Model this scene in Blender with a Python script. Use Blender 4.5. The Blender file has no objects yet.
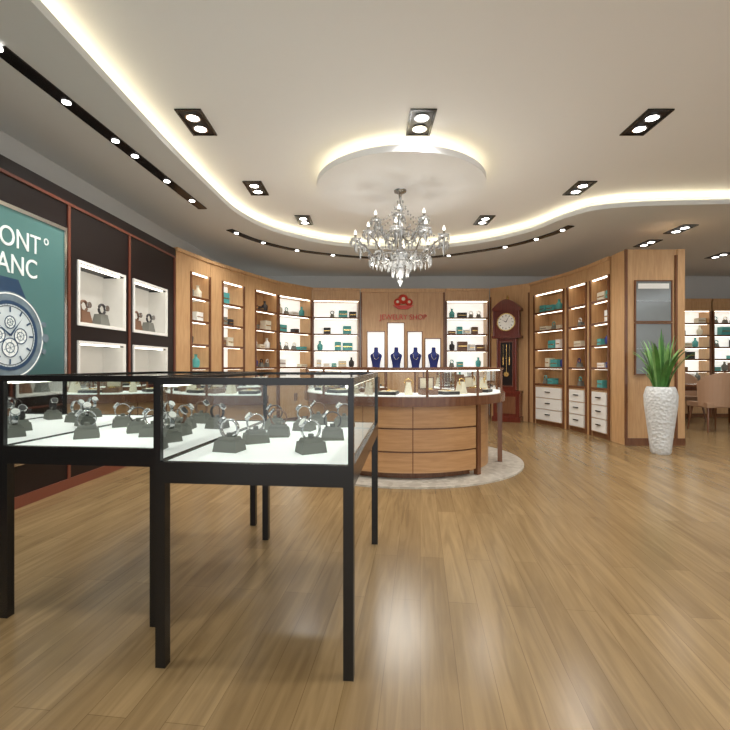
import bpy, bmesh, math, random
from mathutils import Matrix, Vector
random.seed(11)
S=bpy.context.scene
S.view_settings.view_transform='Standard'
S.view_settings.exposure=0.0
pi=math.pi

# ---------------------------------------------------------------- materials
def new_mat(name):
    m=bpy.data.materials.new(name); m.use_nodes=True
    return m, m.node_tree.nodes, m.node_tree.links, m.node_tree.nodes['Principled BSDF']
def plain(name,col,rough=.5,metal=0,emit=0,ecol=None,noise=.05,spec=.5):
    m,n,l,b=new_mat(name)
    b.inputs['Roughness'].default_value=rough; b.inputs['Metallic'].default_value=metal
    b.inputs['Specular IOR Level'].default_value=spec
    tc=n.new('ShaderNodeTexCoord'); nz=n.new('ShaderNodeTexNoise'); nz.inputs['Scale'].default_value=12
    l.new(tc.outputs['Object'],nz.inputs['Vector'])
    mx=n.new('ShaderNodeMix'); mx.data_type='RGBA'
    mx.inputs['A'].default_value=(*[c*(1-noise) for c in col],1)
    mx.inputs['B'].default_value=(*[min(1,c*(1+noise)) for c in col],1)
    l.new(nz.outputs['Fac'],mx.inputs['Factor']); l.new(mx.outputs['Result'],b.inputs['Base Color'])
    if emit:
        b.inputs['Emission Color'].default_value=(*(ecol or col),1); b.inputs['Emission Strength'].default_value=emit
    return m
def wood(name,c1,c2,rough=.35,sc=(14,14,1.2)):
    m,n,l,b=new_mat(name)
    tc=n.new('ShaderNodeTexCoord'); mp=n.new('ShaderNodeMapping'); mp.inputs['Scale'].default_value=sc
    nz=n.new('ShaderNodeTexNoise'); nz.inputs['Scale'].default_value=3; nz.inputs['Detail'].default_value=5; nz.inputs['Distortion'].default_value=.6
    r=n.new('ShaderNodeValToRGB'); r.color_ramp.elements[0].position=.3; r.color_ramp.elements[1].position=.7
    r.color_ramp.elements[0].color=(*c1,1); r.color_ramp.elements[1].color=(*c2,1)
    l.new(tc.outputs['Object'],mp.inputs['Vector']); l.new(mp.outputs['Vector'],nz.inputs['Vector'])
    l.new(nz.outputs['Fac'],r.inputs['Fac']); l.new(r.outputs['Color'],b.inputs['Base Color'])
    b.inputs['Roughness'].default_value=rough
    return m
def glassmat(name,tint=(.93,.97,.96),refl=.5):
    m=bpy.data.materials.new(name); m.use_nodes=True
    n=m.node_tree.nodes; l=m.node_tree.links
    for x in list(n): n.remove(x)
    o=n.new('ShaderNodeOutputMaterial'); t=n.new('ShaderNodeBsdfTransparent'); g=n.new('ShaderNodeBsdfGlossy')
    t.inputs['Color'].default_value=(*tint,1); g.inputs['Roughness'].default_value=.02
    lw=n.new('ShaderNodeFresnel'); lw.inputs['IOR'].default_value=1.5
    mu=n.new('ShaderNodeMath'); mu.operation='MULTIPLY'; mu.inputs[1].default_value=refl
    mx=n.new('ShaderNodeMixShader')
    l.new(lw.outputs[0],mu.inputs[0]); l.new(mu.outputs[0],mx.inputs[0]); l.new(t.outputs[0],mx.inputs[1]); l.new(g.outputs[0],mx.inputs[2])
    l.new(mx.outputs[0],o.inputs['Surface'])
    return m
OAK=wood('oak_veneer',(.50,.285,.13),(.62,.385,.195))
OAKH=wood('oak_veneer_horizontal',(.40,.205,.085),(.52,.29,.13),sc=(1.2,1.2,14))
COP=wood('copper_brown_trim',(.13,.05,.024),(.20,.085,.038),rough=.22)
MAH=wood('mahogany',(.10,.016,.010),(.16,.028,.016),rough=.2)
BLK=plain('black_panel',(.010,.005,.005),.35,spec=.3)
BLKM=plain('black_metal',(.012,.011,.010),.22,metal=.2)
REDW=plain('red_brown_strip',(.16,.045,.025),.3)
WHT=plain('white_lacquer',(.85,.84,.80),.4)
DECK=plain('white_deck_self_glow',(.90,.90,.87),.5,emit=.32,ecol=(1,1,.97))  # white deck; the case lighting on it is partly put in as glow
LITW=plain('white_panel_self_glow',(.85,.85,.82),.5,emit=.6,ecol=(1,.99,.94))  # white shelf backs and boards; their lit look is a glow in the material
NLIT=plain('niche_panel_self_glow',(.56,.54,.49),.5,emit=.17,ecol=(1,.95,.84))  # niche lining; light inside the niche is partly put in as glow
LED=plain('led_strip',(1,.95,.85),.5,emit=5,ecol=(1,.95,.82))
COVE=plain('cove_led_warm',(1,.9,.7),.5,emit=8.5,ecol=(1,.86,.58))
COVED=plain('disc_led_warm',(1,.9,.7),.5,emit=6,ecol=(1,.86,.58))
BULB=plain('bulb_emitter',(1,1,.95),.5,emit=14,ecol=(1,.98,.94))
FLAME=plain('candle_bulb',(1,.95,.85),.5,emit=3,ecol=(1,.95,.85))
CHR=plain('chrome',(.6,.6,.6),.15,metal=1)
SIL=plain('silver_arm',(.42,.41,.40),.2,metal=.9)
CRY=plain('crystal',(.66,.67,.67),.05,metal=.45,spec=1)
GREY=plain('grey_suede',(.17,.17,.145),.7)
STEEL=plain('steel_watch',(.5,.5,.5),.22,metal=.9)
DKL=plain('dark_leather',(.03,.025,.025),.5)
TEAL=plain('teal_box',(.09,.38,.37),.5)
NAVY=plain('navy_velvet',(.02,.035,.20),.7)
CREAM=plain('cream_box',(.7,.64,.5),.5)
BRN=plain('brown_leather',(.18,.09,.05),.5)
GOLD=plain('gold',(.7,.48,.18),.25,metal=1)
REDE=plain('red_enamel',(.6,.05,.03),.4)
CEIL=plain('ceiling_paint',(.88,.885,.89),.85,noise=.005)
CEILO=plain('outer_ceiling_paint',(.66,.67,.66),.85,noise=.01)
WALLP=plain('grey_wall_paint',(.56,.56,.54),.85,noise=.02)
TAN=plain('tan_leather',(.42,.26,.16),.5)
LEAF=plain('leaf_green',(.06,.20,.035),.45,noise=.5)
LEAF2=plain('leaf_light',(.22,.42,.13),.45,noise=.4)
SOIL=plain('soil',(.05,.03,.02),.9)
GL=glassmat('clear_glass',(.87,.925,.915),1.0)
GLC=glassmat('counter_glass',(.95,.97,.96),.7)
SCR=plain('grey_mirror_panel',(.30,.32,.32),.12,metal=.5)

def vase_mat():
    m,n,l,b=new_mat('embossed_white_ceramic')
    tc=n.new('ShaderNodeTexCoord'); v=n.new('ShaderNodeTexVoronoi'); v.inputs['Scale'].default_value=28
    bp=n.new('ShaderNodeBump'); bp.inputs['Strength'].default_value=.6; bp.inputs['Distance'].default_value=.02
    l.new(tc.outputs['Object'],v.inputs['Vector']); l.new(v.outputs['Distance'],bp.inputs['Height']); l.new(bp.outputs[0],b.inputs['Normal'])
    b.inputs['Base Color'].default_value=(.66,.67,.66,1); b.inputs['Roughness'].default_value=.35
    return m
VASE=vase_mat()
def floor_mat():
    m,n,l,b=new_mat('wood_plank_floor')
    tc=n.new('ShaderNodeTexCoord'); mp=n.new('ShaderNodeMapping'); mp.inputs['Rotation'].default_value=(0,0,math.radians(-83))
    l.new(tc.outputs['Object'],mp.inputs['Vector'])
    br=n.new('ShaderNodeTexBrick'); br.offset=.37; br.inputs['Scale'].default_value=1
    br.inputs['Brick Width'].default_value=1.3; br.inputs['Row Height'].default_value=.13; br.inputs['Mortar Size'].default_value=.0012
    br.inputs['Color1'].default_value=(.225,.148,.068,1); br.inputs['Color2'].default_value=(.285,.192,.092,1); br.inputs['Mortar'].default_value=(.15,.095,.04,1)
    l.new(mp.outputs[0],br.inputs['Vector'])
    m2=n.new('ShaderNodeMapping'); m2.inputs['Scale'].default_value=(.8,11,1); l.new(mp.outputs[0],m2.inputs['Vector'])
    nz=n.new('ShaderNodeTexNoise'); nz.inputs['Scale'].default_value=2.0; nz.inputs['Detail'].default_value=6; nz.inputs['Distortion'].default_value=1.2
    l.new(m2.outputs[0],nz.inputs['Vector'])
    r=n.new('ShaderNodeValToRGB'); r.color_ramp.elements[0].position=.33; r.color_ramp.elements[1].position=.67
    r.color_ramp.elements[0].color=(.78,.76,.72,1); r.color_ramp.elements[1].color=(1.10,1.10,1.10,1)
    l.new(nz.outputs['Fac'],r.inputs['Fac'])
    mx=n.new('ShaderNodeMix'); mx.data_type='RGBA'; mx.blend_type='MULTIPLY'; mx.inputs['Factor'].default_value=1
    l.new(br.outputs['Color'],mx.inputs['A']); l.new(r.outputs['Color'],mx.inputs['B']); l.new(mx.outputs['Result'],b.inputs['Base Color'])
    b.inputs['Roughness'].default_value=.24; b.inputs['Specular IOR Level'].default_value=.45
    return m
FLOOR=floor_mat()
def mosaic_mat():
    m,n,l,b=new_mat('pale_mosaic')
    tc=n.new('ShaderNodeTexCoord'); v=n.new('ShaderNodeTexVoronoi'); v.inputs['Scale'].default_value=22
    r=n.new('ShaderNodeValToRGB'); r.color_ramp.elements[0].color=(.34,.30,.24,1); r.color_ramp.elements[1].color=(.60,.56,.48,1)
    l.new(tc.outputs['Object'],v.inputs['Vector']); l.new(v.outputs['Color'],r.inputs['Fac']); l.new(r.outputs['Color'],b.inputs['Base Color'])
    b.inputs['Roughness'].default_value=.35
    return m
MOS=mosaic_mat()
def poster_mat():
    m,n,l,b=new_mat('poster_print_teal_glow')
    tc=n.new('ShaderNodeTexCoord'); s=n.new('ShaderNodeSeparateXYZ'); l.new(tc.outputs['Object'],s.inputs[0])
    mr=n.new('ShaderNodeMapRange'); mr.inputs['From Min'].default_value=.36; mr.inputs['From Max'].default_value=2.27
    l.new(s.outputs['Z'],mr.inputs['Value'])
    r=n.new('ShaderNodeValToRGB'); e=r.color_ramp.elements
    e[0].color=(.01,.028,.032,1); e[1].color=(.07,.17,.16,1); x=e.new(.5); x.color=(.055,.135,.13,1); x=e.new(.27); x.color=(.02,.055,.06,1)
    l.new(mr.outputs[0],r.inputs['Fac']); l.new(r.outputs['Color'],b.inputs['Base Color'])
    l.new(r.outputs['Color'],b.inputs['Emission Color']); b.inputs['Emission Strength'].default_value=.35; b.inputs['Roughness'].default_value=.3  # print glows faintly: brightness put into the poster material, no lamp behind
    return m
POST=poster_mat()
PWHT=plain('poster_white_ink',(.8,.84,.82),.4,emit=.2)  # white, dial and metal inks also carry a little added glow
PDIAL=plain('poster_dial_ink',(.55,.62,.64),.4,emit=.15,noise=.2)
PDK=plain('poster_dark_ink',(.03,.05,.06),.4)
PMET=plain('poster_metal_ink',(.16,.22,.26),.25,emit=.06,noise=.4)
PBLU=plain('poster_blue_ink',(.02,.06,.13),.3)

# ---------------------------------------------------------------- mesh builder
class MB:
    def __init__(s): s.v=[];s.f=[];s.fm=[];s.fs=[];s.mats=[];s.M=Matrix.Identity(4)
    def mi(s,m):
        if m not in s.mats: s.mats.append(m)
        return s.mats.index(m)
    def add(s,vs,fs,mat,smooth=False):
        o=len(s.v); s.v+=[tuple(s.M@Vector(p)) for p in vs]
        k=s.mi(mat)
        for f in fs: s.f.append([i+o for i in f]); s.fm.append(k); s.fs.append(smooth)
    def box(s,x0,x1,y0,y1,z0,z1,mat):
        vs=[(x,y,z) for z in(z0,z1) for y in(y0,y1) for x in(x0,x1)]
        s.add(vs,[(0,2,3,1),(4,5,7,6),(0,1,5,4),(2,6,7,3),(0,4,6,2),(1,3,7,5)],mat)
    def taper(s,cx,cy,z0,z1,a,b,a2,b2,mat):
        vs=[(cx-a,cy-b,z0),(cx+a,cy-b,z0),(cx-a,cy+b,z0),(cx+a,cy+b,z0),(cx-a2,cy-b2,z1),(cx+a2,cy-b2,z1),(cx-a2,cy+b2,z1),(cx+a2,cy+b2,z1)]
        s.add(vs,[(0,2,3,1),(4,5,7,6),(0,1,5,4),(2,6,7,3),(0,4,6,2),(1,3,7,5)],mat)
    def lathe(s,prof,c,mat,seg=24,smooth=True,sy=1):
        vs=[];fs=[]
        for r,z in prof:
            for i in range(seg):
                a=2*pi*i/seg; vs.append((c[0]+r*math.cos(a),c[1]+sy*r*math.sin(a),c[2]+z))
        for j in range(len(prof)-1):
            for i in range(seg):
                k=(i+1)%seg; fs.append((j*seg+i,j*seg+k,(j+1)*seg+k,(j+1)*seg+i))
        s.add(vs,fs,mat,smooth)
        n=len(prof)
        s.add(vs[:seg],[tuple(range(seg))[::-1]],mat); s.add(vs[(n-1)*seg:],[tuple(range(seg))],mat)
    def cyl(s,c,r,h,mat,seg=20,r2=None):
        s.lathe([(r,0),(r if r2 is None else r2,h)],c,mat,seg)
    def tube(s,pts,r,mat,seg=6,closed=False,radii=None):
        P=[Vector(p) for p in pts]; n=len(P); vs=[];fs=[]
        for i,p in enumerate(P):
            if closed: t=P[(i+1)%n]-P[i-1]
            else: t=P[min(i+1,n-1)]-P[max(i-1,0)]
            t.normalize(); up=Vector((0,0,1)) if abs(t.z)<.95 else Vector((1,0,0))
            a=t.cross(up).normalized(); b=a.cross(t).normalized()
            rr=radii[i] if radii else r
            for k in range(seg):
                q=2*pi*k/seg; vs.append(tuple(p+a*rr*math.cos(q)+b*rr*math.sin(q)))
        for i in range(n if closed else n-1):
            j=(i+1)%n
            for k in range(seg):
                k2=(k+1)%seg; fs.append((i*seg+k,i*seg+k2,j*seg+k2,j*seg+k))
        s.add(vs,fs,mat,True)
        if not closed:
            s.add(vs[:seg],[tuple(range(seg))[::-1]],mat); s.add(vs[-seg:],[tuple(range(seg))],mat)
    def prism(s,poly,z0,z1,mat):
        n=len(poly); vs=[(x,y,z0) for x,y in poly]+[(x,y,z1) for x,y in poly]
        fs=[tuple(range(n))[::-1],tuple(range(n,2*n))]+[(i,(i+1)%n,(i+1)%n+n,i+n) for i in range(n)]
        s.add(vs,fs,mat)
    def prismY(s,poly,y0,y1,mat):
        n=len(poly); vs=[(x,y0,z) for x,z in poly]+[(x,y1,z) for x,z in poly]
        fs=[tuple(range(n)),tuple(range(n,2*n))[::-1]]+[(i,i+n,(i+1)%n+n,(i+1)%n) for i in range(n)]
        s.add(vs,fs,mat)
    def arc(s,r0,r1,z0,z1,a0,a1,mat,seg=40,c=(0,0)):
        full=abs(a1-a0)>=2*pi-1e-4; vs=[];fs=[]
        n=seg if full else seg+1
        for i in range(n):
            a=a0+(a1-a0)*i/seg
            for r,z in((r0,z0),(r1,z0),(r1,z1),(r0,z1)): vs.append((c[0]+r*math.cos(a),c[1]+r*math.sin(a),z))
        for i in range(seg):
            j=(i+1)%n
            for k in range(4):
                k2=(k+1)%4; fs.append((i*4+k,i*4+k2,j*4+k2,j*4+k))
        s.add(vs,fs,mat)
        if not full: s.add(vs[:4],[(3,2,1,0)],mat); s.add(vs[-4:],[(0,1,2,3)],mat)
    def arcwall(s,r,z0,z1,a0,a1,mat,seg=40):
        vs=[];fs=[]
        for i in range(seg+1):
            a=a0+(a1-a0)*i/seg; vs+=[(r*math.cos(a),r*math.sin(a),z0),(r*math.cos(a),r*math.sin(a),z1)]
        for i in range(seg): fs.append((2*i,2*i+2,2*i+3,2*i+1))
        s.add(vs,fs,mat)
    def octa(s,c,r,h,mat):
        x,y,z=c
        vs=[(x+r,y,z),(x,y+r,z),(x-r,y,z),(x,y-r,z),(x,y,z+h*.35),(x,y,z-h*.65)]
        s.add(vs,[(0,1,4),(1,2,4),(2,3,4),(3,0,4),(1,0,5),(2,1,5),(3,2,5),(0,3,5)],mat)
    def build(s,name,loc=(0,0,0),rot=0,bevel=0,fix=True):
        me=bpy.data.meshes.new(name); me.from_pydata(s.v,[],s.f)
        for m in s.mats: me.materials.append(m)
        for p,k,sm in zip(me.polygons,s.fm,s.fs): p.material_index=k; p.use_smooth=sm
        if fix:
            bm=bmesh.new(); bm.from_mesh(me)
            bmesh.ops.recalc_face_normals(bm,faces=bm.faces); bm.to_mesh(me); bm.free()
        ob=bpy.data.objects.new(name,me); S.collection.objects.link(ob)
        ob.location=loc; ob.rotation_euler=(0,0,rot)
        if bevel:
            b=ob.modifiers.new('bevel','BEVEL'); b.width=bevel; b.segments=2; b.limit_method='ANGLE'
        return ob
def text(body,parent,x,y,z,size,mat,align='CENTER',sx=1,depth=.003):
    c=bpy.data.curves.new('lettering','FONT'); c.body=body; c.size=size; c.extrude=depth; c.align_x=align; c.materials.append(mat)
    o=bpy.data.objects.new('lettering',c); S.collection.objects.link(o); o.parent=parent
    o.location=(x,y,z); o.rotation_euler=(pi/2,0,0); o.scale=(sx,1,1); return o

# ---------------------------------------------------------------- room shell
ZO=3.05; ZC=3.22; ZD=3.03
m=MB(); m.box(-3.6,9.2,-3.5,10.2,-.1,0,FLOOR); m.build('floor')
WS=.056; WA=math.atan2(1,WS)
def wl(Y,off=0): return (-2.865+WS*Y-off, Y)
m=MB(); m.prism([wl(-3.4,.37),wl(10.0,.37),wl(10.0,.47),wl(-3.4,.47)],0,ZO,WALLP); m.build('wall_left')
m=MB(); m.box(-2.68,9.0,9.9,10.0,0,ZO,WALLP); m.build('wall_back')
m=MB(); m.box(9.0,9.1,-3.4,10.0,0,ZO,WALLP); m.build('wall_right')
m=MB(); m.box(-3.6,9.2,-3.5,10.2,ZC,ZC+.1,CEIL); m.build('ceiling')

def catmull(P,n=8):
    out=[]
    Q=[P[0]]+P+[P[-1]]
    for i in range(1,len(Q)-2):
        p0,p1,p2,p3=[Vector(q) for q in Q[i-1:i+3]]
        for k in range(n):
            t=k/n
            out.append(tuple(.5*((2*p1)+(-p0+p2)*t+(2*p0-5*p1+4*p2-p3)*t*t+(-p0+3*p1-3*p2+p3)*t**3)))
    out.append(tuple(P[-1])); return out
edge=catmull([(-1.83,-3.4),(-1.80,0),(-1.78,3.4),(-1.72,5.0),(-1.62,5.9),(-1.28,6.65),(-.52,7.32),(.59,7.6),(1.66,7.32),(2.38,6.65),(2.68,5.95),(3.05,5.6),(4.2,5.46),(6.2,5.42),(9.1,5.42)])
def off(P,d):
    out=[]
    for i,p in enumerate(P):
        a=Vector(P[max(i-1,0)]);b=Vector(P[min(i+1,len(P)-1)]); t=(b-a).normalized()
        out.append((p[0]+t.y*d,p[1]-t.x*d))
    return out
m=MB()
def border(d):
    e=off(edge,d); e[0]=(e[0][0],-3.45); e[-1]=(9.15,e[-1][1]); return e+[(9.15,10.15),(-3.55,10.15),(-3.55,-3.45)]
m.prism(border(0),ZO,ZO+.06,CEILO); m.prism(border(-.22),ZO+.06,ZC,CEILO)
m.build('ceiling_lowered_border')
m=MB(); a=off(edge,-.09); b=off(edge,-.12)
for i in range(len(a)-1):
    m.add([(*a[i],ZO+.062),(*a[i+1],ZO+.062),(*b[i+1],ZO+.062),(*b[i],ZO+.062),(*a[i],ZO+.077),(*a[i+1],ZO+.077),(*b[i+1],ZO+.077),(*b[i],ZO+.077)],[(0,1,2,3),(4,5,6,7),(0,1,5,4),(3,2,6,7)],COVE)
m.build('cove_light_strip')
DC=(.39,4.98)
m=MB(); m.cyl((*DC,ZD),.92,.06,CEIL,72); m.cyl((*DC,ZD+.06),.66,ZC-ZD-.06,CEIL,48); m.build('ceiling_disc')
m=MB(); m.arc(.77,.80,ZD+.062,ZD+.078,0,2*pi,COVED,60,c=DC); m.build('cove_light_ring')

def fixture(x,y,z,spot=True,e=55):
    m=MB(); w,h=.11,.21
    m.box(-w,w,-h,-h+.02,-.012,-.001,BLKM); m.box(-w,w,h-.02,h,-.012,-.001,BLKM)
    m.box(-w,-w+.02,-h+.02,h-.02,-.012,-.001,BLKM); m.box(w-.02,w,-h+.02,h-.02,-.012,-.001,BLKM)
    m.box(-w+.02,w-.02,-h+.02,h-.02,-.006,-.001,BLK)
    for dy in(-.09,.09):
        m.arc(.05,.065,-.016,-.006,0,2*pi,CHR,20,c=(0,dy)); m.cyl((0,dy,-.012),.05,.005,BULB,20)
    m.build('recessed_downlight',(x,y,z))
    if spot:
        L=bpy.data.lights.new('downlight_beam','SPOT'); L.energy=e; L.spot_size=math.radians(140); L.spot_blend=.8; L.shadow_soft_size=.08; L.color=(1,.98,.95)
        o=bpy.data.objects.new('downlight_beam',L); S.collection.objects.link(o); o.location=(x,y,z-.04)
f_=1.034
for x,y in[(-1.42,3.8),(.47,3.8),(2.37,3.8),(-1.26,5.21),(2.48,5.21),(-.86,6.36),(1.68,6.36),(4.4,3.8),(4.6,5.0)]: fixture(x*f_,y*f_,ZC,e=78)
for x,y in[(-1.4,1.6),(.47,1.6),(2.37,1.6),(4.4,1.6),(-1.4,-.8),(.47,-.8),(2.37,-.8)]: fixture(x,y,ZC,e=85)  # unseen downlights out of view, added to brighten the room
for x,y in[(4.52,6.45),(4.52,7.2),(6.3,6.5),(6.3,8.0)]: fixture(x,y,ZO,e=60)
def slot(P,name,n):
    m=MB(); a=off(P,-.055); b=off(P,.055)
    for i in range(len(P)-1):
        z=-.012
        m.add([(*a[i],ZO+z),(*a[i+1],ZO+z),(*b[i+1],ZO+z),(*b[i],ZO+z),(*a[i],ZO-.001),(*a[i+1],ZO-.001),(*b[i+1],ZO-.001),(*b[i],ZO-.001)],[(0,3,2,1),(0,1,5,4),(3,7,6,2),(4,5,6,7)],BLKM)
    for k in range(n):
        t=(k+.5)/n*(len(P)-1); i=int(t); p=P[i]
        m.cyl((p[0],p[1],ZO-.017),.030,.006,BULB,16)
        if k%2==0:
            L=bpy.data.lights.new('slot_beam','SPOT'); L.energy=38; L.spot_size=math.radians(130); L.spot_blend=.8; L.shadow_soft_size=.06; L.color=(1,.97,.92)
            o=bpy.data.objects.new('slot_beam',L); S.collection.objects.link(o); o.location=(p[0],p[1],ZO-.05)
    m.build(name)
slot([(-2.25+.023*i,2.75+.285*i) for i in range(11)],'ceiling_light_track',6)
s_=.886
slot(catmull([(x*s_,y*s_) for x,y in[(-2.2,7.3),(-1.9,7.95),(-1.3,8.6),(-.3,9.1),(.6,9.25),(1.5,9.1),(2.6,8.35),(3.1,7.6),(3.25,7.1)]],6),'ceiling_light_track',10)

# ---------------------------------------------------------------- left black feature wall with niches
O=wl(1.0)
def s_of(Y): return (Y-1.0)*math.sqrt(1+WS*WS)
holes=[]
for a,b in((4.14,4.83),(5.03,5.74)):
    holes+= [(s_of(a),s_of(b),1.49,2.04),(s_of(a),s_of(b),.75,1.30)]
m=MB()
xs=sorted({-3.0,s_of(6.0),*[h[0] for h in holes],*[h[1] for h in holes]}); zs=sorted({0,2.65,*[h[2] for h in holes],*[h[3] for h in holes]})
for i in range(len(xs)-1):
    for j in range(len(zs)-1):
        cx=(xs[i]+xs[i+1])/2; cz=(zs[j]+zs[j+1])/2
        if any(h[0]<cx<h[1] and h[2]<cz<h[3] for h in holes):
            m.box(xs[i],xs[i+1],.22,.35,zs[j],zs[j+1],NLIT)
        else: m.box(xs[i],xs[i+1],0,.35,zs[j],zs[j+1],BLK)
for h in holes:
    x0,x1,z0,z1=h; t=.025
    for q in((x0-t,x1+t,z0-t,z0),(x0-t,x1+t,z1,z1+t),(x0-t,x0,z0,z1),(x1,x1+t,z0,z1)): m.box(q[0],q[1],-.015,0,q[2],q[3],WHT)
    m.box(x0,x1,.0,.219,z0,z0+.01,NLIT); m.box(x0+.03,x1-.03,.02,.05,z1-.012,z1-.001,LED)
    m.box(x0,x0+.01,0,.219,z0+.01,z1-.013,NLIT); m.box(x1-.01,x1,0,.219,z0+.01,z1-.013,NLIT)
    for k in range(2):
        cx=x0+(x1-x0)*(.3+.4*k); m.taper(cx,.11,z0+.01,z0+.13,.08,.05,.055,.035,GREY if k else BRN)
        m.tube([(cx+.05*math.cos(a),.10,z0+.18+.05*math.sin(a)) for a in[2*pi*i/14 for i in range(14)]],.013,DKL if k else BRN,6,True)
        m.M=Matrix.Translation((cx,.05,z0+.19))@Matrix.Rotation(pi/2,4,'X'); m.cyl((0,0,0),.03,.012,STEEL,16); m.M=Matrix.Identity(4)
def st(x0,x1,z0,z1): m.box(x0,x1,-.012,0,z0,z1,REDW)
st(-3,s_of(6),2.52,2.545); st(-3,s_of(6),0.0,.09)
for Y in(3.99,4.92,5.95): st(s_of(Y),s_of(Y)+.03,.09,2.52)
st(s_of(4.02),s_of(5.95),.58,.6)
m.build('black_feature_wall',(O[0],O[1],0),WA)
# poster
m=MB(); x0,x1=s_of(1.4),s_of(3.92); z0,z1=.36,2.27
m.box(x0-.03,x1+.03,-.03,-.001,z0-.03,z0,CHR);m.box(x0-.03,x1+.03,-.03,-.001,z1,z1+.03,CHR)
m.box(x0-.03,x0,-.03,-.001,z0,z1,CHR);m.box(x1,x1+.03,-.03,-.001,z0,z1,CHR)
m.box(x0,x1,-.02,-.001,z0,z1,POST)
cx,cz=s_of(3.36),1.32
m.M=Matrix.Translation((cx,-.02,cz))@Matrix.Rotation(pi/2,4,'X')
m.arc(.255,.33,.0,.006,0,2*pi,PMET,48); m.arc(.31,.32,.006,.008,0,2*pi,PWHT,48); m.arc(.235,.262,0,.008,0,2*pi,PBLU,48); m.cyl((0,0,0),.235,.006,PDIAL,48)
m.arc(.218,.224,.006,.008,0,2*pi,PDK,48)
for k in range(60):
    a=k*pi/30; r0,r1=(.175 if k%5==0 else .226),(.215 if k%5==0 else .234); hw=.007 if k%5==0 else .0015
    c,s1=math.cos(a),math.sin(a)
    m.add([(r0*c-hw*s1,r0*s1+hw*c,.009),(r0*c+hw*s1,r0*s1-hw*c,.009),(r1*c+hw*s1,r1*s1-hw*c,.009),(r1*c-hw*s1,r1*s1+hw*c,.009)],[(0,1,2,3)],PBLU)
for px,py,r in((.095,0,.062),(-.1,0,.06),(0,-.09,.075),(0,.1,.05)):
    m.cyl((px,py,.006),r,.002,PWHT,28); m.arc(r-.008,r,.008,.010,0,2*pi,PBLU,28,c=(px,py)); m.arc(r*.45,r*.55,.008,.010,0,2*pi,PMET,24,c=(px,py))
    for q in range(6):
        a=q*pi/3+.3; c,s1=math.cos(a),math.sin(a); hw=.002
        m.add([(px-hw*s1,py+hw*c,.0105),(px+hw*s1,py-hw*c,.0105),(px+r*.8*c+hw*s1,py+r*.8*s1-hw*c,.0105),(px+r*.8*c-hw*s1,py+r*.8*s1+hw*c,.0105)],[(0,1,2,3)],PMET)
for a,L in((.9,.18),(2.5,.13)):
    c,s1=math.cos(a),math.sin(a); m.add([(-.009*s1,.009*c,.012),(.009*s1,-.009*c,.012),(L*c,L*s1,.012)],[(0,1,2)],PBLU)
m.M=Matrix.Identity(4)
m.prismY([(cx-.24,1.57),(cx+.16,1.60),(cx+.08,1.75),(cx-.33,1.76)],-.024,-.0201,PBLU)
m.prismY([(cx-.24,1.08),(cx+.18,1.05),(cx+.04,.88),(cx-.36,.80)],-.024,-.0201,PBLU)
for q in((.345,.0,.035),(.33,.11,.022),(.33,-.11,.022)):
    m.M=Matrix.Translation((cx+q[0],-.02,cz+q[1]))@Matrix.Rotation(pi/2,4,'X'); m.cyl((0,0,0),q[2],.01,PMET,16)
m.M=Matrix.Identity(4)
post=m.build('wall_poster',(O[0],O[1],0),WA)
text('MONT',post,s_of(3.66),-.022,1.99,.21,PWHT,'RIGHT',.85)
text('BLANC',post,s_of(3.63),-.022,1.79,.21,PWHT,'RIGHT',.85)
text('o',post,s_of(3.72),-.022,2.09,.12,PWHT,'CENTER',.85)
text('TIMELESS STYLE',post,s_of(3.8),-.022,.80,.07,PWHT,'RIGHT',.9)

# ---------------------------------------------------------------- shelving
def merch(m,x0,x1,z,D,dense=.8,pal=None):
    pal=pal or [TEAL,CREAM,DKL,WHT,BRN,NAVY,STEEL,GREY]
    x=x0+.05
    while x<x1-.16:
        r=random.random(); w=random.uniform(.10,.20)
        w=min(w,x1-x-.03)
        mt=random.choice(pal)
        if r>dense: x+=w+.04; continue
        k=random.random()
        if k<.55:
            h=random.uniform(.06,.19); m.box(x,x+w,.07,.2,z,z+h,mt); m.box(x+.01,x+w-.01,.068,.07,z+h*.45,z+h*.55,GOLD)
        elif k<.75:
            m.lathe([(.035,0),(.055,.03),(.058,.11),(.022,.15),(.02,.19),(.03,.2)],(x+w/2,.13,z),mt,14)
        else:
            m.taper(x+w/2,.14,z,z+.08,.05,.035,.033,.025,GREY); m.tube([(x+w/2+.036*math.cos(a),.13,z+.11+.036*math.sin(a)) for a in[2*pi*i/10 for i in range(10)]],.01,mt,5,True)
        x+=w+.04
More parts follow.
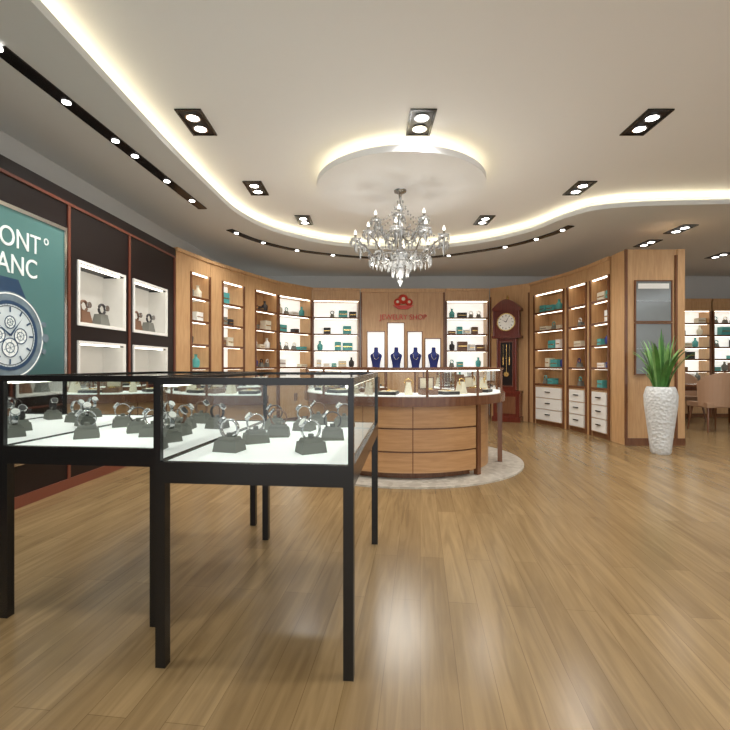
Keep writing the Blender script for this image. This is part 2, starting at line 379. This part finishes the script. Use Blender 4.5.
def unit(P,Q,kind='oak',pil=0,H=2.68,name='display_shelf_unit',base='oak',n=5,D=.34,dense=.7,pal=None,top=.26):
    P=Vector(P);Q=Vector(Q); d=Q-P; w=d.length-.006; ang=math.atan2(d.y,d.x)
    m=MB(); back={'oak':OAK,'lit':LITW,'white':WHT}[kind]
    pw=pil*w
    if pw: m.box(0,pw,0,D,0,H,OAK)
    t=.035; x0=pw; x1=w
    m.box(x0,x0+t,.01,D,0,H-.02,OAK); m.box(x1-t,x1,.01,D,0,H-.02,OAK)
    m.box(x0,x0+t,-.012,.01,0,H-top,COP); m.box(x1-t,x1,-.012,.01,0,H-top,COP)
    m.box(x0,x1,0,D,H-top,H,OAK); m.box(-.0,w,-.02,.0,H-.05,H,OAK)
    m.box(x0+t,x1-t,D-.02,D,0,H-top,back)
    zb=.72
    m.box(x0+t,x1-t,.03,D-.02,0,.07,COP); m.box(x0+t,x1-t,.02,D-.02,.07,zb,OAK); m.box(x0+t,x1-t,0,D-.02,zb,zb+.035,COP)
    if base=='drawers':
        for k in range(3):
            a=.09+k*.205
            m.box(x0+t+.04,x1-t-.04,-.01,.02,a,a+.19,WHT); m.box((x0+x1)/2-.06,(x0+x1)/2+.06,-.03,-.01,a+.1,a+.115,BLKM)
    else:
        mid=(x0+x1)/2
        m.box(x0+t+.01,mid-.004,.005,.02,.09,zb-.02,OAK); m.box(mid+.004,x1-t-.01,.005,.02,.09,zb-.02,OAK)
        m.box(mid-.03,mid-.02,-.015,.005,.4,.55,COP); m.box(mid+.02,mid+.03,-.015,.005,.4,.55,COP)
    zt=H-top; step=(zt-zb)/n
    m.box(x0+t,x1-t,.03,.06,zt-.012,zt-.0005,LED)
    for k in range(n):
        z=zb+.035 if k==0 else zb+k*step
        if k:
            m.box(x0+t,x1-t,.02,D-.02,z-.025,z,OAK if kind=='oak' else WHT); m.box(x0+t,x1-t,0,.02,z-.030,z+.004,COP)
            m.box(x0+t+.02,x1-t-.02,.05,.07,z-.033,z-.0255,LED)
        merch(m,x0+t,x1-t,z,D,dense,pal)
    m.build(name,(P.x,P.y,0),ang)
L=[(-2.53,6.03),(-2.33,6.8),(-2.03,7.6),(-1.64,8.5),(-1.08,9.2),(-.1,9.3)]
unit(L[0],L[1],'lit',.38); unit(L[1],L[2],'lit',.3); unit(L[2],L[3],'oak',.28); unit(L[3],L[4],'lit',.0,n=5,pal=[TEAL,TEAL,WHT,CREAM,DKL],dense=.9)
unit(L[4],L[5],'lit',.0,n=5,pal=[DKL,TEAL,TEAL,CREAM,WHT],dense=.75)
unit((1.66,9.3),(2.57,9.3),'lit',0,pal=[DKL,WHT,TEAL,BRN],dense=.8)
R=[(3.18,8.68),(3.44,7.76),(3.53,7.15),(3.55,6.53)]
for a,b in zip(R,R[1:]): unit(a,b,'oak',.12,base='drawers',pal=[WHT,TEAL,TEAL,CREAM,NAVY],n=5,dense=.8)
for k in range(3): unit((5.4+.97*k,9.5),(6.35+.97*k,9.5),'lit',0,H=2.5,n=6,dense=.8)
d=Vector((3.18-2.58,8.68-9.3)); m=MB(); m.box(0,d.length-.006,.0,.2,0,2.68,OAK); m.box(0,.03,-.012,0,0,2.5,COP); m.box(d.length-.04,d.length-.01,-.012,0,0,2.5,COP)
m.build('oak_wall_panel',(2.585,9.3,0),math.atan2(d.y,d.x))
m=MB(); m.box(-.09,1.65,9.32,9.6,0,2.68,OAK)
for x in(-.09,1.62): m.box(x,x+.03,9.30,9.32,0,2.6,COP)
for x in(.48,1.07): m.box(x,x+.015,9.312,9.32,0,2.6,OAKH)
m.box(-.09,1.65,9.29,9.32,2.6,2.68,OAK)
m.build('oak_logo_wall')
# red crest of overlapping scallops with cream centre
m=MB()
for x,z,r in((0,.02,.10),(-.12,-.04,.075),(.12,-.04,.075)):
    m.M=Matrix.Translation((x,0,z))@Matrix.Rotation(pi/2,4,'X'); m.lathe([(r,0),(r*.9,.02),(r*.4,.04)],(0,0,0),REDE,20); m.cyl((0,0,.04),r*.38,.004,CREAM,16)
m.M=Matrix.Identity(4); m.prismY([(-.22,-.11),(.22,-.11),(.10,-.19),(-.10,-.19)],-.03,0,REDE)
em=m.build('crest_emblem',(.79,9.298,2.44))
text('JEWELRY SHOP',em,0,-.002,-.40,.15,REDE,'CENTER',.95,.012)
m=MB(); m.box(.0,1.58,8.86,9.26,.08,1.0,OAKH); m.box(.03,1.55,8.9,9.26,0,.08,COP); m.box(-.02,1.6,8.83,9.27,1.0,1.05,COP)
for k in range(3): m.box(.02+.52*k,.5+.52*k,8.845,8.86,.12,.95,OAK)
m.build('back_counter_cabinet')
def bust(x,w,zt,y=9.12):
    m=MB(); m.box(-w/2,w/2,.04,.06,0,zt,LITW)
    for q in((-w/2-.016,-w/2),(w/2,w/2+.016)): m.box(q[0],q[1],.02,.07,0,zt,COP)
    m.box(-w/2-.016,w/2+.016,.02,.07,zt,zt+.016,COP)
    m.lathe([(.075,0),(.078,.05),(.09,.12),(.108,.19),(.118,.235),(.105,.265),(.06,.29),(.042,.315),(.038,.38),(.042,.40),(.02,.405)],(0,-.08,0),NAVY,18,sy=.5)
    m.tube([(.055*math.cos(a),-.145,.27+.11*math.sin(a)) for a in[pi+pi*i/10 for i in range(11)]],.007,CHR,5)
    m.build('necklace_bust_display',(x,y,1.05))
for px,w,zt in((376,.34,.72),(396,.32,.9),(415,.28,.72),(433,.3,.58)): bust((px-365)/450*9.12,w,zt)

# ---------------------------------------------------------------- grandfather clock
m=MB(); w=.25
m.box(-w-.02,w+.02,-.17,.13,0,.10,MAH); m.box(-w,w,-.15,.12,.10,.55,MAH); m.box(-.18,.18,-.16,-.15,.16,.49,COP); m.box(-w-.02,w+.02,-.17,.13,.55,.60,MAH)
m.box(-.18,.18,-.11,.10,.60,1.62,MAH)
for x in(-.185,.16): m.cyl((x+.012,-.115,.62),.018,.98,MAH,12)
m.box(-.113,.113,-.114,-.11,.70,1.54,BLK)
for q in((-.125,.125,.68,.70),(-.125,.125,1.54,1.56),(-.125,-.113,.70,1.54),(.113,.125,.70,1.54)): m.box(q[0],q[1],-.125,-.11,q[2],q[3],REDW)
m.tube([(0,-.12,1.5),(0,-.12,.95)],.006,GOLD,6)
m.M=Matrix.Translation((0,-.118,.92))@Matrix.Rotation(pi/2,4,'X'); m.cyl((0,0,0),.05,.01,GOLD,24); m.M=Matrix.Identity(4)
for x in(-.06,.06): m.cyl((x,-.13,1.10),.014,.15,GOLD,10); m.tube([(x,-.13,1.5),(x,-.13,1.25)],.003,GOLD,4)
m.box(-w-.02,w+.02,-.17,.13,1.62,1.67,MAH); m.box(-.22,.22,-.14,.12,1.67,2.15,MAH)
for x in(-.235,.235): m.cyl((x,-.15,1.67),.02,.48,MAH,12)
m.M=Matrix.Translation((0,-.14,1.93))@Matrix.Rotation(pi/2,4,'X')
m.arc(.155,.175,0,.02,0,2*pi,GOLD,40); m.cyl((0,0,0),.155,.012,WHT,40)
for k in range(12):
    a=k*pi/6; c,s1=math.cos(a),math.sin(a); m.add([(.11*c-.006*s1,.11*s1+.006*c,.014),(.11*c+.006*s1,.11*s1-.006*c,.014),(.14*c+.006*s1,.14*s1-.006*c,.014),(.14*c-.006*s1,.14*s1+.006*c,.014)],[(0,1,2,3)],DKL)
for a,Ln in((1.1,.12),(2.6,.08)):
    c,s1=math.cos(a),math.sin(a); m.add([(-.008*s1,.008*c,.016),(.008*s1,-.008*c,.016),(Ln*c,Ln*s1,.016)],[(0,1,2)],DKL)
m.M=Matrix.Identity(4)
P=[(-.27,2.15),(.27,2.15)]+[(.27-.54*i/16,2.2+.17*math.sin(pi*i/16)) for i in range(17)]
m.prismY(P,-.17,.12,MAH)
m.lathe([(.02,0),(.035,.03),(.02,.07),(.005,.11)],(0,-.03,2.36),GOLD,12)
m.build('grandfather_clock',(2.81,8.84,0),math.radians(-32),bevel=.004)

# ---------------------------------------------------------------- oak column with framed panels
m=MB(); x0,x1,y0,y1=3.56,4.36,6.15,6.5
m.box(x0,x1,y0,y1,0,2.68,OAK)
m.box(x0-.012,x1+.012,y0-.012,y0,0,.1,COP)
for x in(x0-.015,x1-.1): m.box(x,x+.035 if x<4 else x+.1,y0-.018,y0,.1,2.68,COP if x<4 else OAK)
m.box(x1-.13,x1-.1,y0-.022,y0,.1,2.6,COP)
m.build('oak_column')
m=MB()
for z0,z1 in((1.70,2.24),(.98,1.66)):
    m.box(.0,.48,-.02,-.001,z0,z1,SCR)
    for q in((-.015,.0,z0-.015,z1+.015),(.48,.495,z0-.015,z1+.015)): m.box(q[0],q[1],-.03,-.001,q[2],q[3],COP)
    m.box(0,.48,-.03,-.001,z0-.015,z0,COP); m.box(0,.48,-.03,-.001,z1,z1+.015,COP)
    if z0>1.5: m.box(.03,.45,-.024,-.02,z1-.10,z1-.03,WHT)
    m.box(0,.48,-.024,-.02,(z0+z1)/2-.003,(z0+z1)/2+.003,CHR)
m.build('framed_wall_mirror',(3.69,6.149,0))

# ---------------------------------------------------------------- central round counter
CC=(.45,5.35)
m=MB(); m.cyl((0,0,0),1.36,.015,MOS,80); m.build('round_floor_inlay',(*CC,0))
m=MB(); A0=math.radians(-90-165); A1=math.radians(-90+35); A2=math.radians(-90+150); z=.016
m.arc(.66,1.04,z,.08,A0,A1,COP,64)
for a,b in((.08,.27),(.285,.49),(.505,.71)): m.arc(.64,1.12,a,b,A0,A1,OAKH,72)
m.arc(.66,1.10,.08,.71,A0,A1,COP,64)
m.arc(.66,.98,z,.71,A1+.03,A2,OAKH,40)
m.arc(.60,1.16,.71,.80,A0,A2,COP,90); m.arc(.62,1.13,.80,.808,A0,A2,DECK,90)
m.arcwall(1.135,.80,1.05,A0,A2,GLC,80); m.arcwall(.63,.80,1.05,A0,A2,GLC,60)
for r in(1.12,.62): m.arc(r,r+.025,1.05,1.07,A0,A2,COP,90)
nn=80
pts=[];fs=[]
for i in range(nn+1):
    a=A0+(A2-A0)*i/nn; pts+=[(.645*math.cos(a),.645*math.sin(a),1.062),(1.12*math.cos(a),1.12*math.sin(a),1.062)]
for i in range(nn): fs.append((2*i,2*i+1,2*i+3,2*i+2))
m.add(pts,fs,GLC)
m.arc(1.09,1.105,1.04,1.048,A0,A2,LED,80)
for k in range(12):
    a=A0+(A2-A0)*k/11; c,s1=math.cos(a),math.sin(a)
    m.cyl((1.135*c,1.135*s1,.80),.013,.25,COP,8); m.cyl((.632*c,.632*s1,.80),.01,.25,COP,8)
for dg in(37,75,110,147):
    a=math.radians(-90+dg); m.M=Matrix.Rotation(a,4,'Z'); m.box(1.08,1.13,-.025,.025,z,.71,COP); m.M=Matrix.Identity(4)
for dg in(-40,0):
    a=math.radians(-90+dg); m.M=Matrix.Rotation(a,4,'Z'); m.box(1.119,1.123,-.004,.004,.08,.71,COP); m.M=Matrix.Identity(4)
for k in range(26):
    a=A0+.12+(A2-A0-.24)*k/25; m.M=Matrix.Rotation(a,4,'Z')@Matrix.Translation((.93,0,.809))
    if k%3==0:
        m.box(-.11,.11,-.09,.09,0,.03,DKL); m.box(-.09,.09,-.075,.075,.03,.035,CREAM)
        for j in range(3): m.tube([(-.05+.05*j+.016*math.cos(q),.016*math.sin(q),.041) for q in[2*pi*i/8 for i in range(8)]],.004,GOLD,4,True)
    elif k%3==1:
        m.taper(0,0,0,.12,.05,.04,.03,.02,CREAM); m.tube([(.01,.04*math.cos(q),.12+.035*math.sin(q)) for q in[2*pi*i/12 for i in range(12)]],.007,GOLD,5,True)
    else:
        m.box(-.07,.07,-.08,.08,0,.05,BRN); m.box(-.07,-.05,-.08,.08,.05,.17,BRN); m.box(-.049,-.046,-.065,.065,.06,.16,CREAM); m.box(-.02,.04,-.03,.03,.05,.065,GOLD)
    m.M=Matrix.Identity(4)
m.build('round_jewelry_counter',(*CC,0),fix=True)

# ---------------------------------------------------------------- black glass display cases
def case(fx,fy,wd=.726,dp=1.235,stands=()):
    ang=-math.atan(.098)
    m=MB(); t=.037; zt=1.055; z0,z1=.672,.742; g=.020
    for x in(0,wd-t):
        for y in(0,dp-t): m.box(x,x+t,y,y+t,0,z0,BLKM)
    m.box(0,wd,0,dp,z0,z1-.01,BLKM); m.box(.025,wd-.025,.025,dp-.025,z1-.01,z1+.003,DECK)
    for q in((0,wd,0,.025),(0,wd,dp-.025,dp),(0,.025,.025,dp-.025),(wd-.025,wd,.025,dp-.025)): m.box(*q,z1-.01,z1+.006,BLKM)
    for q in((0,wd,0,g),(0,wd,dp-g,dp),(0,g,g,dp-g),(wd-g,wd,g,dp-g)): m.box(*q,zt-.026,zt,BLKM)
    for x in(0,wd-g):
        for y in(0,dp-g): m.box(x,x+g,y,y+g,z1+.006,zt-.026,BLKM)
    e=.01
    for q in(((g,e),(wd-g,e)),((g,dp-e),(wd-g,dp-e)),((e,g),(e,dp-g)),((wd-e,g),(wd-e,dp-g))):
        (a,b),(c,d)=q; m.add([(a,b,z1+.006),(c,d,z1+.006),(c,d,zt-.026),(a,b,zt-.026)],[(0,1,2,3)],GL)
    m.add([(g,g,zt-.008),(wd-g,g,zt-.008),(wd-g,dp-g,zt-.008),(g,dp-g,zt-.008)],[(0,1,2,3)],GL)
    m.box(g+.002,g+.014,g+.02,dp-g-.02,zt-.036,zt-.027,LED); m.box(wd-g-.014,wd-g-.002,g+.02,dp-g-.02,zt-.036,zt-.027,LED)
    ob=m.build('glass_display_case',(fx,fy,0),ang)
    for i,(sx,sy,k) in enumerate(stands):
        s=MB(); s.taper(0,0,0,.045,.055,.042,.049,.036,GREY); s.taper(0,.0,.045,.06,.043,.03,.037,.024,GREY)
        R_=.037
        vs=[];fs=[]
        for j in range(19):
            a=math.radians(-60+300*j/18)
            for dr in(0,.005):
                for yy in(-.011,.011): vs.append(((R_+dr)*math.cos(a),yy,.092+(R_+dr)*math.sin(a)))
        for j in range(18):
            b=j*4;c=b+4
            for p,q in((0,1),(1,3),(3,2),(2,0)): fs.append((b+p,b+q,c+q,c+p))
        s.add(vs,fs,[STEEL,DKL,STEEL,BRN][k%4],True)
        s.M=Matrix.Translation((-.030,0,.120))@Matrix.Rotation(math.radians(-50),4,'Y'); s.cyl((0,0,0),.021,.01,STEEL,20); s.cyl((0,0,.010),.017,.002,DKL if k%2 else WHT,20)
        s.M=Matrix.Identity(4); s.cyl((0,0,.055),.012,.02,GREY,10)
        o=s.build('watch_on_stand',(0,0,0),0,bevel=.003)
        o.parent=ob
        c,s1=math.cos(-ang),math.sin(-ang); dx,dy=sx-fx,sy-fy
        o.location=(c*dx-s1*dy,s1*dx+c*dy,z1+.003); o.rotation_euler=(0,0,math.radians(random.choice([10,25,-10,35])))
case(-.762,1.634,stands=[(-.22,1.83,0),(-.155,2.15,1),(-.56,1.86,2),(-.5,2.06,0),(-.43,2.24,3),(-.33,2.45,0),(-.5,2.5,1),(-.12,2.6,2),(-.28,2.7,3)])
case(-1.59,1.956,stands=[(-1.36,2.2,0),(-1.2,2.38,1),(-1.06,2.25,2),(-.97,2.5,3),(-1.2,2.75,0),(-.92,2.85,1),(-1.4,2.6,2),(-1.08,3.0,0)])

# ---------------------------------------------------------------- chandelier
m=MB()
m.lathe([(.07,0),(.065,-.02),(.02,-.04),(.012,-.1)],(0,0,1.0),SIL,20)
m.lathe([(.012,.95),(.012,.85),(.04,.82),(.045,.79),(.015,.75),(.015,.62),(.05,.58),(.06,.54),(.02,.48),(.018,.38),(.06,.33),(.085,.28),(.06,.22),(.025,.18),(.05,.12),(.03,.06),(.008,.02)],(0,0,0),CRY,16)
def arm(a,r,z,lift):
    c,s1=math.cos(a),math.sin(a)
    P=[]
    for i in range(15):
        t=i/14; rr=r*t; zz=z-.14*math.sin(pi*min(1,t*1.25))+lift*t**3
        P.append((rr*c,rr*s1,zz))
    m.tube(P,.010,SIL,6)
    x,y,zz=P[-1]
    m.lathe([(.008,0),(.05,.008),(.06,.025),(.05,.02),(.012,.02)],(x,y,zz),CRY,14)
    m.cyl((x,y,zz+.02),.012,.05,SIL,10); m.lathe([(.01,0),(.016,.015),(.010,.035),(.002,.055)],(x,y,zz+.07),FLAME,10)
    for k in range(8):
        b=2*pi*k/8; m.octa((x+.055*math.cos(b),y+.055*math.sin(b),zz-.01),.011,.07,CRY)
    m.octa((x,y,zz-.05),.022,.13,CRY)
    for k in range(1,9):
        t=k/9; rr=r*t; m.octa((rr*c,rr*s1,zz+.05+(1-t)*.28-.12*math.sin(pi*t)),.012,.03,CRY)
    for k in (3,5,7,9,11): m.octa((P[k][0],P[k][1],P[k][2]-.03),.014,.08,CRY)
for k in range(10): arm(2*pi*k/10+.15,.5,.34,.08)
for k in range(6): arm(2*pi*k/6+.4,.3,.56,.06)
for rr,z,n in((.13,.2,14),(.09,.12,10),(.15,.52,12),(.2,.27,18),(.34,.24,26)):
    m.arc(rr-.006,rr+.006,z,z+.01,0,2*pi,SIL,20)
    for k in range(n): m.octa((rr*math.cos(2*pi*k/n),rr*math.sin(2*pi*k/n),z-.03),.013,.09,CRY)
m.octa((0,0,-.0),.03,.1,CRY)
m.build('crystal_chandelier',(DC[0],DC[1],2.03))
L_=bpy.data.lights.new('chandelier_glow','POINT'); L_.energy=40; L_.shadow_soft_size=.3; L_.color=(1,.96,.88)
o=bpy.data.objects.new('chandelier_glow',L_); S.collection.objects.link(o); o.location=(DC[0],DC[1],1.9)

# ---------------------------------------------------------------- potted plant
m=MB()
m.lathe([(.10,0),(.115,.02),(.12,.1),(.15,.35),(.18,.6),(.185,.72),(.165,.80),(.15,.83),(.135,.83),(.15,.76),(.14,.74)],(0,0,0),VASE,36)
m.cyl((0,0,.735),.14,.02,SOIL,20)
for k in range(60):
    a=random.uniform(0,2*pi); ln=random.uniform(.38,.85); lean=random.uniform(.02,.6); wd=random.uniform(.012,.024)
    base=Vector((.07*math.cos(a),.07*math.sin(a),.75)); vs=[];fs=[]; n=8
    side=Vector((-math.sin(a),math.cos(a),0))
    for i in range(n+1):
        t=i/n; out=lean*min(ln,.68)*t**1.7; up=ln*(t-.55*lean*t*t*t)
        c=base+Vector((math.cos(a)*out,math.sin(a)*out,up)); w_=wd*max(.02,math.sin(pi*min(1,.18+t*.82)))**.7 if t<1 else .001
        nrm=Vector((math.cos(a),math.sin(a),0))*.3*w_
        vs+=[tuple(c-side*w_+nrm),tuple(c),tuple(c+side*w_+nrm)]
    for i in range(n):
        b=i*3; fs+=[(b,b+1,b+4,b+3),(b+1,b+2,b+5,b+4)]
    m.add(vs,fs,LEAF if k%3 else LEAF2,True)
m.build('potted_plant',(3.68,5.60,0),fix=False)

# ---------------------------------------------------------------- table + chairs
m=MB(); m.box(-.75,.75,-.35,.35,.71,.75,COP)
m.box(-.68,.68,-.29,.29,.64,.71,COP)
for x in(-.68,.62):
    for y in(-.29,.23): m.box(x,x+.06,y,y+.06,0,.64,COP)
m.build('meeting_table',(6.35,8.35,0),bevel=.004)
def chair(x,y,rot):
    m=MB()
    m.box(-.25,.25,-.23,.24,.40,.48,TAN)
    n=14; vs=[];fs=[]
    for i in range(n+1):
        a=math.radians(200+140*i/n); top=.98-.16*abs((i/n-.5)*2)**2
        for r,z in((.27,.42),(.31,.42),(.34,top),(.30,top)): vs.append((r*math.cos(a),.03+r*math.sin(a)*.95,z))
    for i in range(n):
        for k in range(4): fs.append((i*4+k,i*4+(k+1)%4,(i+1)*4+(k+1)%4,(i+1)*4+k))
    fs+=[(0,1,2,3),tuple(range(n*4,n*4+4))[::-1]]
    m.add(vs,fs,TAN,False)
    for sx in(-1,1):
        for sy in(-1,1): m.tube([(sx*.2,sy*.18,.41),(sx*.24,sy*.23,0)],.02,COP,8,radii=[.022,.013])
    m.build('dining_chair',(x,y,0),rot,bevel=.006)
chair(5.82,7.55,0); chair(6.75,7.62,.1); chair(6.4,9.0,pi)

# ---------------------------------------------------------------- world + camera
w=bpy.data.worlds.new('World'); S.world=w; w.use_nodes=True
w.node_tree.nodes['Background'].inputs[0].default_value=(.93,.97,1,1); w.node_tree.nodes['Background'].inputs[1].default_value=2.0
cam=bpy.data.cameras.new('Camera'); cam.lens=22.19; cam.sensor_width=36; cam.clip_start=.05
co=bpy.data.objects.new('Camera',cam); S.collection.objects.link(co); co.location=(0,0,1.1); co.rotation_euler=(pi/2,0,0); S.camera=co
